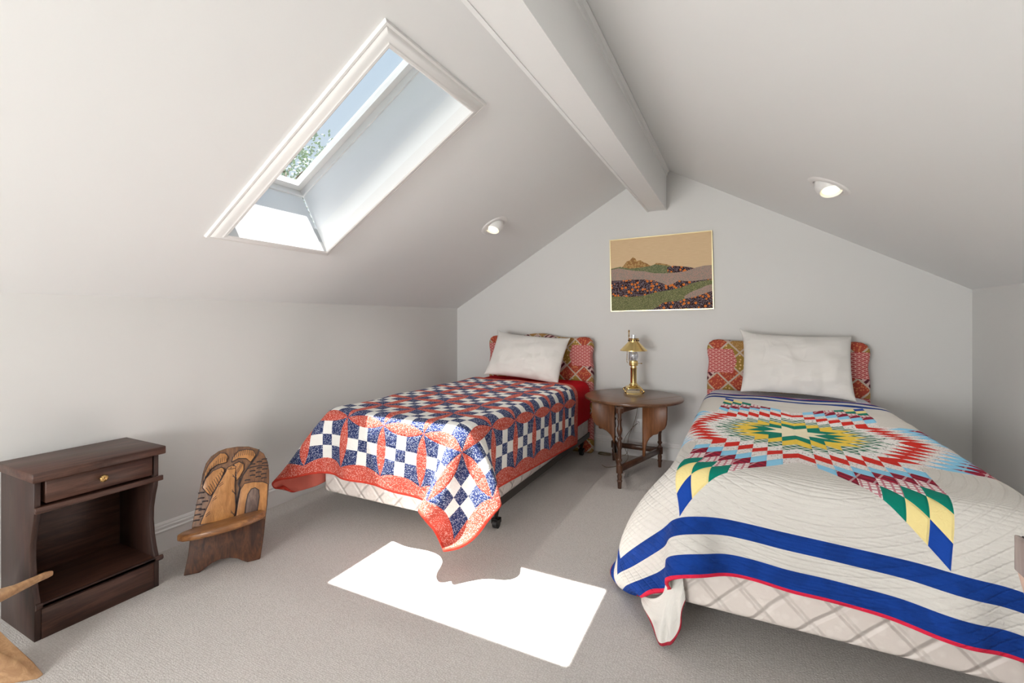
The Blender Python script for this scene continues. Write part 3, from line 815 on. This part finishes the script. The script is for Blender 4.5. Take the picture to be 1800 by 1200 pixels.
# ================================================================== brass lamp
LP = Vector((-.757, 3.662, TZ + .0005))
lamp = tag(empty('table_lamp', LP, R_(18)), 'brass lamp with a metal cone shade and glass chimney on the side table', 'lamp')
bs = B()
def rsq(h, r, n=5):
    o = []
    for cx_, cy_, a0 in ((h - r, h - r, 0), (-h + r, h - r, 90), (-h + r, -h + r, 180), (h - r, -h + r, 270)):
        for k in range(n + 1): a = R_(a0 + 90 * k / n); o.append((cx_ + r * math.cos(a), cy_ + r * math.sin(a)))
    return o
bs.prism(rsq(.062, .008), lambda a, b, d: (a, b, d), .0, .008)
for sx in (-1, 1):
    for sy in (-1, 1):
        bs.tube(smoothpath([(sx * .058, sy * .058, .006), (sx * .067, sy * .067, .014), (sx * .069, sy * .069, .024), (sx * .060, sy * .060, .033), (sx * .052, sy * .052, .038)], 4), .0065, 8)
        bs.lathe([(-.009, .003), (-.006, .007), (0, .009), (.006, .007), (.009, .003)], (sx * .069, sy * .069, .021), 10)
pr = [(.038, .060), (.044, .060), (.052, .052), (.057, .036), (.062, .032)]
n_ = 24; vv = []; ff = []
for z, h in pr: vv += [(x, y, z) for x, y in rsq(h, min(.02, h * .4))]
for i in range(len(pr) - 1):
    for k in range(n_): k2 = (k + 1) % n_; ff.append((i * n_ + k, i * n_ + k2, (i + 1) * n_ + k2, (i + 1) * n_ + k))
ff.append(tuple(range(n_))[::-1]); ff.append(tuple((len(pr) - 1) * n_ + k for k in range(n_))); bs.add(vv, ff)
auto(bs.build('base', M_brass, lamp), 40)
auto(B().lathe([(.062, .034), (.068, .034), (.072, .028), (.078, .027), (.080, .024), (.19, .024), (.193, .026), (.198, .026), (.2, .022), (.212, .021)], (0, 0, 0), 28).build('column', M_brass, lamp), 40)
auto(B().lathe([(.212, .022), (.214, .031), (.222, .034), (.226, .033), (.229, .035), (.236, .035), (.24, .033), (.252, .033), (.254, .024)], (0, 0, 0), 28).build('burner', M_brass, lamp), 40)
B().tube([(.03, 0, .232), (.058, 0, .232)], .002, 6).lathe([(-.004, .003), (0, .006), (.004, .003)], (.06, 0, .232), 10).build('switch_key', M_brassm, lamp)
ch = B().lathe([(.254, .024), (.262, .028), (.285, .037), (.305, .036), (.33, .024), (.36, .018), (.455, .017)], (0, 0, 0), 24, cap=False)
ch.lathe([(.254, .0215), (.262, .0255), (.285, .0345), (.305, .0335), (.33, .0215), (.36, .0155), (.455, .0145)], (0, 0, 0), 24, cap=False)
ch.build('chimney', M_chim, lamp, True)
auto(B().lathe([(.250, .006), (.262, .010), (.272, .012), (.29, .016), (.305, .013), (.312, .005)], (0, 0, 0), 16).build('bulb', material('frosted_bulb', color=(.88, .88, .9), rough=.25), lamp), 60)
sd_ = B(); ps = [(.333, .101), (.331, .104), (.335, .104), (.398, .043), (.40, .041), (.400, .039), (.396, .041), (.337, .0995), (.333, .101)]
sd_.lathe(ps, (0, 0, 0), 40, cap=False)
sd_.lathe([(.398, .040), (.424, .040), (.427, .042), (.427, .038), (.398, .038), (.398, .040)], (0, 0, 0), 40, cap=False)
for k in range(3): a = k * 2.094; sd_.tube([(.034 * math.cos(a) * .5, .034 * math.sin(a) * .5, .41), (.039 * math.cos(a), .039 * math.sin(a), .41)], .0015, 6)
shd = auto(sd_.build('lamp_shade', M_brass, lamp), 40)
vb = B()
for k in range(12):
    a = k * math.pi / 6; c, s_ = math.cos(a), math.sin(a); M4 = Matrix.Translation((.0415 * c, .0415 * s_, .411)) @ Matrix.Rotation(a, 4, 'Z') @ Matrix.Rotation(R_(90), 4, 'Y')
    vb.lathe([(-.0008, .0055), (.0008, .0055)], (0, 0, 0), 12, M4)
vb.build('vent_hole', M_groove, shd)
rod = B().tube([(-.045, .012, .232), (-.050, .013, .245), (-.0475, .013, .33)], .0022, 8)
rod.tube([(-.030, .025, .25), (-.0325, .027, .44), (-.0325, .027, .478)], [.003, .003, .003], 8)
rod.lathe([(.44, .005), (.445, .0065), (.45, .005), (.455, .004), (.47, .004), (.475, .0055), (.482, .0065), (.489, .0055), (.494, .002)], (-.0325, .027, 0), 12)
rod.build('handle_rod', M_brassm, lamp, True)

# cord and outlet
out_ = tag(empty('wall_outlet', (-.777, YB, .257)), 'white wall outlet behind the side table', 'outlet')
bev(B().box((-.035, -.006, -.057), (.035, 0, .057)).build('cover_plate', M_plastic, out_), .003, 2)
for z in (-.02, .02): B().box((-.012, -.0075, z - .014), (.012, -.0055, z + .014)).build('socket', M_trim, out_)
B().box((-.011, -.030, .008), (.011, -.0078, .032)).build('plug', M_plastic, out_)
pg = B()
pg.tube(smoothpath([(-.777, YB - .03, .278), (-.80, 3.86, .26), (-.86, 3.83, .17), (-.865, 3.82, .10), (-.83, 3.80, .03), (-.83, 3.72, .006), (-.86, 3.6, .004), (-.93, 3.52, .004), (-.98, 3.56, .004)], 8), .002, 7)
pg.tube(smoothpath([(-.757, 3.73, .576), (-.76, 3.83, .577), (-.765, 3.91, .572), (-.78, 3.925, .53), (-.775, 3.9, .40), (-.80, 3.88, .28), (-.84, 3.86, .16), (-.85, 3.86, .04), (-.90, 3.85, .005)], 8), .002, 7)
tag(pg.build('power_cord', M_cord, smooth=True), 'thin brown lamp cord hanging behind the side table', 'cord')
coil = []
for k in range(3):
    for i in range(20):
        a = 2 * math.pi * i / 20; c, s_ = math.cos(a), math.sin(a)
        x = .052 * np.sign(c) * abs(c) ** .4; y = .028 * np.sign(s_) * abs(s_) ** .6
        an = R_(-8 + k * 4); coil.append((-1.035 + x * math.cos(an) - y * math.sin(an), 3.835 + x * math.sin(an) + y * math.cos(an), .005 + .0045 * (k + i / 20)))
coil += [(-.95, 3.84, .004), (-.92, 3.85, .004)]
tag(B().tube(coil, .002, 7).build('coiled_cord', M_cord, smooth=True), 'flat coil of brown cord lying on the carpet beside the left bed', 'cord')

# ================================================================== picture
pc = tag(empty('framed_tapestry', (-.603, YB - .003, 1.527)), 'fabric landscape of hills and orange flowers in a thin gold frame', 'picture')
pc.rotation_euler = (0, R_(-1.1), 0)
PW, PH = .405, .3075
ff_ = B(); w_ = .007
ff_.box((-PW, -.026, -PH), (PW, -.0, -PH + w_)).box((-PW, -.026, PH - w_), (PW, 0, PH)).box((-PW, -.026, -PH + w_), (-PW + w_, 0, PH - w_)).box((PW - w_, -.026, -PH + w_), (PW, 0, PH - w_))
ff_.build('frame', M_gold, pc)
def fl(cb, cd, sc, thr, c3=None, sc3=60):
    def f(n):
        v, x, y, z = n.obj()
        c = n.mix(n.vor(v, sc) < thr, cb, cd)
        if c3: c = n.mix(n.vor(v, sc3) < .36, c, c3)
        return dict(color=c, bump=n.noise(v, 200, 3), bs=.5, bd=.002)
    return material('appliqué_print', f, rough=.9)
def linen(n):
    v, x, y, z = n.obj()
    w = n.noise(n.vec(x * 4, z * 60, y), 4, 3)
    return dict(color=n.mix(w, (.68, .48, .27), (.82, .62, .39)), bump=w, bs=.2, bd=.001)
mp = [material('tan_linen', linen, rough=.9),
      fl((.40, .30, .25), (.20, .22, .19), 190, .38, (.55, .30, .24), 130),
      fl((.035, .012, .014), (.24, .20, .24), 130, .42, (.72, .20, .035), 34),
      fl((.16, .18, .07), (.42, .38, .20), 190, .36, (.12, .12, .06), 120),
      fl((.34, .17, .06), (.50, .31, .12), 60, .5),
      fl((.14, .17, .08), (.32, .30, .17), 150, .4)]
cv = B()
def lay(poly, mi, d):
    X_ = PW - w_; Z_ = PH - w_
    q = [(-X_ + 2 * X_ * a, -Z_ + 2 * Z_ * b) for a, b in poly]
    cv.prism(q, lambda a, b, dd: (a, dd, b), -.018 - .0012 * d, -.004, mi)
def band(up, lo, mi, d): lay(up + lo[::-1], mi, d)
lay([(0, 0), (1, 0), (1, 1), (0, 1)], 0, 0)
lay([(.10, .59), (.14, .64), (.17, .69), (.20, .70), (.235, .745), (.26, .72), (.275, .68), (.31, .695), (.34, .665), (.38, .64), (.42, .60), (.40, .56), (.2, .56)], 4, 1)
lay([(.43, .59), (.47, .64), (.52, .63), (.58, .61), (.62, .58), (.6, .54), (.45, .54)], 4, 1)
band([(0, .60), (.1, .62), (.2, .585), (.3, .59), (.4, .60), (.46, .62), (.55, .60), (.62, .58), (.7, .545), (.8, .50)], [(0, .5), (.3, .45), (.5, .45), (.8, .45)], 5, 2)
band([(.58, .57), (.64, .585), (.72, .57), (.8, .55), (.85, .53)], [(.58, .50), (.7, .49), (.85, .51)], 2, 3)
band([(0, .585), (.08, .60), (.16, .575), (.25, .55), (.35, .535), (.45, .50), (.55, .49), (.65, .49), (.75, .50), (.85, .54), (.93, .56), (1, .56)], [(0, .36), (.3, .34), (.55, .26), (1, .33)], 1, 4)
band([(0, .43), (.1, .425), (.2, .43), (.35, .42), (.45, .40), (.52, .36), (.58, .325), (.64, .345), (.69, .385), (.75, .37), (.85, .365), (1, .385)], [(0, .15), (.3, .15), (.5, .2), (.8, .3), (1, .36)], 2, 5)
band([(0, .205), (.1, .20), (.2, .19), (.33, .195), (.45, .235), (.6, .26), (.72, .29), (.82, .34), (.9, .36), (1, .37)], [(0, 0), (1, 0)], 3, 6)
band([(.74, .17), (.8, .22), (.88, .26), (.95, .30), (1, .31)], [(.74, .1), (1, .1)], 1, 7)
band([(.42, 0), (.48, .04), (.53, .09), (.6, .105), (.68, .11), (.76, .14), (.84, .155), (.92, .19), (1, .225)], [(.42, -0.0), (.6, 0), (1, 0)], 2, 8)
cv.build('tapestry', None, pc, mats=mp)

# ================================================================== recessed eyeball downlights
def downlight(P, nrm, along, label):
    d = tag(empty('downlight', P), label, 'ceiling light', 'recessed downlights')
    q = nrm.to_track_quat('Z', 'Y').to_matrix().to_4x4()
    auto(B().lathe([(.004, .074), (.008, .077), (.008, .094), (.003, .104), (.0, .106), (-.002, .106), (-.002, .074), (.004, .074)], (0, 0, 0), 48, q, cap=False).build('trim_ring', M_trim, d), 30)
    r = .072
    prof = [(r * math.sin(R_(a)), r * math.cos(R_(a))) for a in range(40, -46, -5)]
    tilt = Matrix.Rotation(R_(-24), 4, 'X')
    off = nrm * -.014
    eb = B().lathe(prof + [(-.0525, .0500), (-.0500, .0475), (-.03, .045)], off, 36, tilt, cap=False)
    auto(eb.build('eyeball_housing', M_trim, d), 50)
    auto(B().lathe([(-.0500, .0474), (-.041, .0460), (-.037, .039)], off, 36, tilt, cap=False).build('reflector', M_lens2, d), 60)
    B().lathe([(-.041, .0390), (-.0425, .03), (-.043, .0)], off, 36, tilt, cap=False).build('lamp_lens', M_lens, d, True)
    ld = bpy.data.lights.new('downlight_lamp', 'SPOT'); ld.energy = 19; ld.spot_size = R_(125); ld.spot_blend = .8; ld.shadow_soft_size = .03; ld.color = (1, .95, .88)
    lo = link(bpy.data.objects.new('downlight_lamp', ld)); lo.parent = d; lo.location = off + Vector((0, -.026, -.058)); lo.rotation_euler = (R_(-15), 0, 0)
    return d
downlight(Vector((-1.607, 2.947, 0)) + Vector((0, 0, HKL + (-1.607 - XL) * (ZR - HKL) / (XRIDGE - XL))), -nx, ax, 'lit eyeball downlight in the left sloping ceiling below the beam')
downlight(Vector((.408, 2.89, HKR + (XRR - .408) * (ZR - HKR) / (XRR - XRIDGE))), -nx2, ax2, 'lit eyeball downlight in the right sloping ceiling')

# ================================================================== nightstand
NX0, NX1, NY0, NY1, NZ = -2.545, -2.250, .712, 1.104, .603
ns = tag(empty('nightstand', ((NX0 + NX1) / 2, (NY0 + NY1) / 2, 0)), 'dark wooden nightstand with one drawer and an open cubby against the left wall', 'nightstand')
o_ = ns.location
def L3(x, y, z): return (x - o_.x, y - o_.y, z)
def nb(name, a, b, mat, w=.0015, parent=None): return bev(B().box(L3(*a), L3(*b)).build(name, mat, parent or ns), w, 1)
nb('top', (NX0 - .005, NY0 - .012, .570), (-2.226, NY1 + .016, NZ), M_ns, .003)
side = [(NX0, 0), (NX1, 0), (NX1, .128), (NX1 - .002, .135), (NX1 - .016, .17), (NX1 - .030, .22), (NX1 - .038, .28), (NX1 - .036, .335), (NX1 - .022, .39), (NX1 - .008, .43), (NX1 - .004, .455), (NX1 - .002, .569), (NX0, .569)]
for y in (NY0, NY1 - .018):
    bev(B().prism(side, lambda a, b, d: L3(a, d, b), y, y + .018).build('side_panel', M_nsz, ns), .001, 1)
nb('back_panel', (NX0 + .002, NY0 + .0185, .02), (NX0 + .012, NY1 - .0185, .569), M_ns)
nb('plinth', (NX1 - .02, NY0 + .0185, .0), (NX1 + .001, NY1 - .0185, .108), M_ns)
lp = B(); pf = [(NX0 + .013, .109), (NX1 + .003, .109), (NX1 + .012, .118), (NX1 + .012, .127), (NX1 + .006, .132), (NX0 + .013, .132)]
lp.prism(pf, lambda a, b, d: L3(a, d, b), NY0 + .019, NY1 - .019)
pf2 = [(NX1 + .001, .109), (NX1 + .003, .109), (NX1 + .012, .118), (NX1 + .012, .127), (NX1 + .006, .132), (NX1 + .001, .132)]
lp.prism(pf2, lambda a, b, d: L3(a, d, b), NY0 + .002, NY1 + .012)
lp.build('shelf', M_ns, ns)
rl = B().box(L3(NX0 + .013, NY0 + .019, .462), L3(NX1 - .004, NY1 - .019, .474)); rl.box(L3(NX1 - .001, NY0, .455), L3(NX1 + .011, NY1 + .012, .476))
bev(rl.build('rail', M_ns, ns), .0015, 1)
nb('drawer', (NX0 + .03, NY0 + .030, .484), (NX1 + .0, NY1 - .024, .567), M_ns, .002)
dr = ns.children[-1]
kn = B(); Mk = Matrix.Rotation(R_(90), 4, 'Y')
kn.lathe([(0, .006), (.01, .006), (.013, .012), (.018, .0145), (.024, .012), (.0265, .006), (.027, .002)], L3(NX1, .905, .527), 24, Mk)
kb = auto(kn.build('knob', M_brassm, dr), 50); kb.scale = (1, 1, 1)

# ================================================================== birthing chairs (two crossed planks)
def chair(loc, rz, label, group, light, lean=15):
    c = tag(empty('birthing_chair', loc, rz), label, 'chair', group)
    l = R_(lean)
    # local frame: x along the plank, y towards the back, z up
    def F(a, b, d): return (a, b * math.sin(l) + d * math.cos(l), b * math.cos(l) - d * math.sin(l))
    out = [(-.149, .0), (-.134, .082), (-.129, .151), (-.12, .221), (-.108, .297), (-.094, .374), (-.087, .430), (-.075, .475), (-.055, .505), (-.025, .525), (.005, .534), (.054, .537), (.103, .531), (.142, .514), (.170, .487), (.187, .445), (.193, .40), (.193, .35), (.189, .30), (.184, .243), (.176, .173), (.169, .105), (.161, .049), (.153, 0), (.1, 0), (.079, .012), (.058, .026), (.025, .036), (-.01, .038), (-.04, .030), (-.068, .014), (-.09, 0)]
    def plate(name, poly, d0, d1, mat, par, w=.003): return bev(B().prism(poly, F, d0, d1).build(name, mat, par), w, 2)
    lower = [p for p in out if p[1] < .178]
    bk = plate('back_plank', out, 0, .028, M_cm if not light else M_pl, c, .005)
    if not light:
        low = [(-.1475, .001), (-.132, .082), (-.127, .151), (-.122, .200), (.175, .178), (.173, .15), (.1675, .105), (.159, .049), (.151, .001), (.1, 0), (.079, .012), (.058, .026), (.025, .036), (-.01, .038), (-.04, .030), (-.068, .014), (-.09, 0)]
        plate('foot_panel', low, -.006, .002, M_cd, bk)
        fig = [(-.091, .205), (-.068, .266), (-.044, .325), (-.016, .381), (.007, .422), (.014, .442), (.033, .451), (.049, .443), (.047, .404), (.045, .351), (.048, .291), (.050, .256), (.044, .205)]
        hut = [(.050, .203), (.061, .277), (.069, .329), (.085, .356), (.12, .359), (.165, .352), (.187, .338), (.182, .243), (.177, .195)]
        door = [(.086, .204), (.093, .265), (.101, .305), (.115, .327), (.131, .33), (.147, .316), (.149, .285), (.143, .243), (.138, .200)]
        leaf = [[(-.085, .38), (-.081, .425), (-.065, .465), (-.040, .495), (-.018, .515), (.003, .512), (.017, .495), (.009, .468), (-.026, .463), (-.055, .446), (-.075, .412)],
                [(-.086, .367), (-.074, .405), (-.046, .436), (-.012, .448), (.004, .437), (-.014, .39), (-.036, .347), (-.053, .325), (-.072, .345)],
                [(.030, .466), (.038, .49), (.059, .514), (.092, .519), (.124, .509), (.134, .486), (.112, .455), (.092, .475), (.06, .480)],
                [(.040, .455), (.062, .463), (.083, .450), (.082, .422), (.066, .392), (.052, .375), (.049, .41), (.046, .44)]]
        plate('carved_figure', fig, -.009, .001, M_cl, bk)
        ht = plate('carved_hut', hut, -.008, .001, M_cl, bk)
        plate('carved_doorway', door, -.0095, .001, M_door, bk, .002)
        for lf_ in leaf: plate('carved_leaf', lf_, -.007, .001, M_cl, bk)
        gr = B()
        def line(pts, r=.0022, d=-.0075, cl=False):
            if cl: pts = pts + [pts[0]]
            gr.tube([F(a, b, d) for a, b in pts], r, 6)
        for p in leaf: line(p, .0022, -.005, True)
        line(fig, .0025, -.006); line(hut, .0025, -.005, True); line(door, .0025, -.0085, False)
        line([(.061, .348), (.076, .393), (.109, .443), (.142, .485), (.148, .512)], .003, -.001)
        line([(.093, .424), (.12, .43), (.154, .432), (.190, .426)], .0025, -.001)
        line([(.068, .385), (.06, .36), (.066, .34), (.058, .30), (.052, .27)], .0035, -.001)
        for (a, b) in [(.12, .444), (.171, .461), (.173, .442), (.12, .412), (.174, .413), (.12, .391), (.168, .391), (.17, .371), (.098, .372), (.15, .452), (.147, .402), (.145, .381), (.15, .422), (-.098, .294), (-.086, .269), (-.102, .25), (-.106, .226), (-.090, .321), (-.074, .304), (-.082, .24), (-.1, .275), (-.09, .345)]:
            line([(a - .012, b - .0015), (a - .005, b + .0005), (a + .005, b), (a + .012, b - .001)], .0034, .0005)
        for k in range(11):      # veins of the leaves
            t = k / 10
            a0 = (-.078 + .075 * t, .355 + .085 * t); line([a0, (a0[0] + .018, a0[1] - .028 - .012 * math.sin(3 * t))], .0011, -.0068)
            a1 = (.045 + .08 * t, .482 - .004 * t + .012 * math.sin(3 * t)); line([a1, (a1[0] - .004, a1[1] + .026)], .0011, -.0068)
            a2 = (-.076 + .085 * t, .405 + .062 * t + .02 * math.sin(2.6 * t)); line([a2, (a2[0] - .002 + .006 * t, a2[1] + .026 - .01 * abs(t - .5))], .0011, -.0068)
            a3 = (.052 + .030 * t, .40 + .05 * t); line([a3, (a3[0] - .006, a3[1] + .016)], .0011, -.0068)
        for (a, b, s_) in [(-.02, .36, 1), (-.045, .30, 1), (-.07, .235, 1), (.035, .40, -1), (.033, .33, -1), (.03, .235, -1)]:
            line([(a, b), (a + .018, b + .012 * s_)], .0012, -.0088); line([(a + .001, b + .008), (a + .016, b + .02 * s_)], .0012, -.0088)
        line([(.014, .437), (.022, .434), (.035, .434), (.047, .436)], .0014, -.0088); line([(.028, .434), (.03, .445)], .0014, -.0088)
        gr.build('carved_groove', M_groove, bk, True)
    # seat plank, slotted through the back and sloping to the floor behind
    zs = .165; tl = R_(9)
    def G(a, b, d): return (a + .012, .04 + b * math.cos(tl) + d * math.sin(tl) - .0, zs + .012 - b * math.sin(tl) + d * math.cos(tl) + .020 * a / .17)
    seat = [(-.185, -.055), (-.16, -.10), (-.11, -.135), (-.04, -.155), (.04, -.155), (.11, -.135), (.15, -.10), (.165, -.06), (.150, -.02), (.13, .0), (.055, .02), (.05, .12), (.045, .30), (-.045, .30), (-.05, .12), (-.055, .02), (-.14, .0), (-.17, -.02)]
    bev(B().prism(seat, G, 0, .030).build('seat_plank', M_cs if not light else M_pl, c), .010, 3)
    return c
a1 = math.atan2(.822, .57)
chair((-2.151, 1.316, 0), a1, 'small carved African birthing chair with palm and hut relief beside the nightstand', 'birthing chairs', False)

# the paler chair in the foreground corner, only its seat tip and foot in view
c2 = tag(empty('birthing_chair', (-2.12, .44, 0)), 'pale wooden birthing chair cut off by the lower left corner', 'chair', 'birthing chairs')
def world_prism(name, pts, th, mat, par, w=.006):
    a = [Vector(p) for p in pts]; n = (a[1] - a[0]).cross(a[2] - a[0]).normalized() * th
    N = len(a); v = [p - par.location for p in a] + [p + n - par.location for p in a]
    f = [tuple(range(N)), tuple(range(2 * N - 1, N - 1, -1))] + [(i, (i + 1) % N, N + (i + 1) % N, N + i) for i in range(N)]
    return bev(mk(name, v, f, mat, par), w, 3)
world_prism('seat_plank', [(-2.036, .694, .300), (-2.030, .655, .299), (-2.000, .56, .294), (-1.965, .46, .29), (-1.93, .30, .285), (-2.20, .24, .28), (-2.26, .38, .285), (-2.09, .50, .292), (-2.045, .60, .296), (-2.050, .672, .299)], .024, M_pl, c2, .007)
world_prism('back_plank', [(-2.017, .665, .0), (-2.07, .655, .032), (-2.15, .640, .066), (-2.25, .618, .10), (-2.33, .595, .17), (-2.37, .585, .30), (-2.40, .56, .40), (-2.38, .48, .38), (-2.30, .50, .2), (-2.16, .53, .0)], .022, M_pl, c2, .005)

# wooden chair corner at the right edge of the frame
rc = tag(empty('wooden_chair', (.62, .98, 0)), 'dark wooden chair corner cut off by the right edge in front of the star quilt', 'chair')
o2 = rc.location
def R3(b): b.v = [tuple(Vector(p) - o2) for p in b.v]; return b
rb_ = R3(B().box((.391, .965, .757), (.90, 1.0, .812))); bev(rb_.build('back_rail', M_nsz, rc), .002, 2)
en = R3(B().box((.383, .960, .757), (.3905, 1.0, .812))); bev(en.build('rail_end', M_grey, rc), .002, 2)
for x0, x1, sp in ((.386, .420, .17), (.86, .898, -.1)):
    lg = R3(B().add([(x0 + sp, .97, .0), (x1 + sp, .97, .0), (x1 + sp, 1.0, 0), (x0 + sp, 1.0, 0), (x0, .97, .756), (x1, .97, .756), (x1, 1.0, .756), (x0, 1.0, .756)], [(0, 3, 2, 1), (4, 5, 6, 7), (0, 1, 5, 4), (1, 2, 6, 5), (2, 3, 7, 6), (3, 0, 4, 7)]))
    bev(lg.build('leg', M_post, rc), .003, 2)
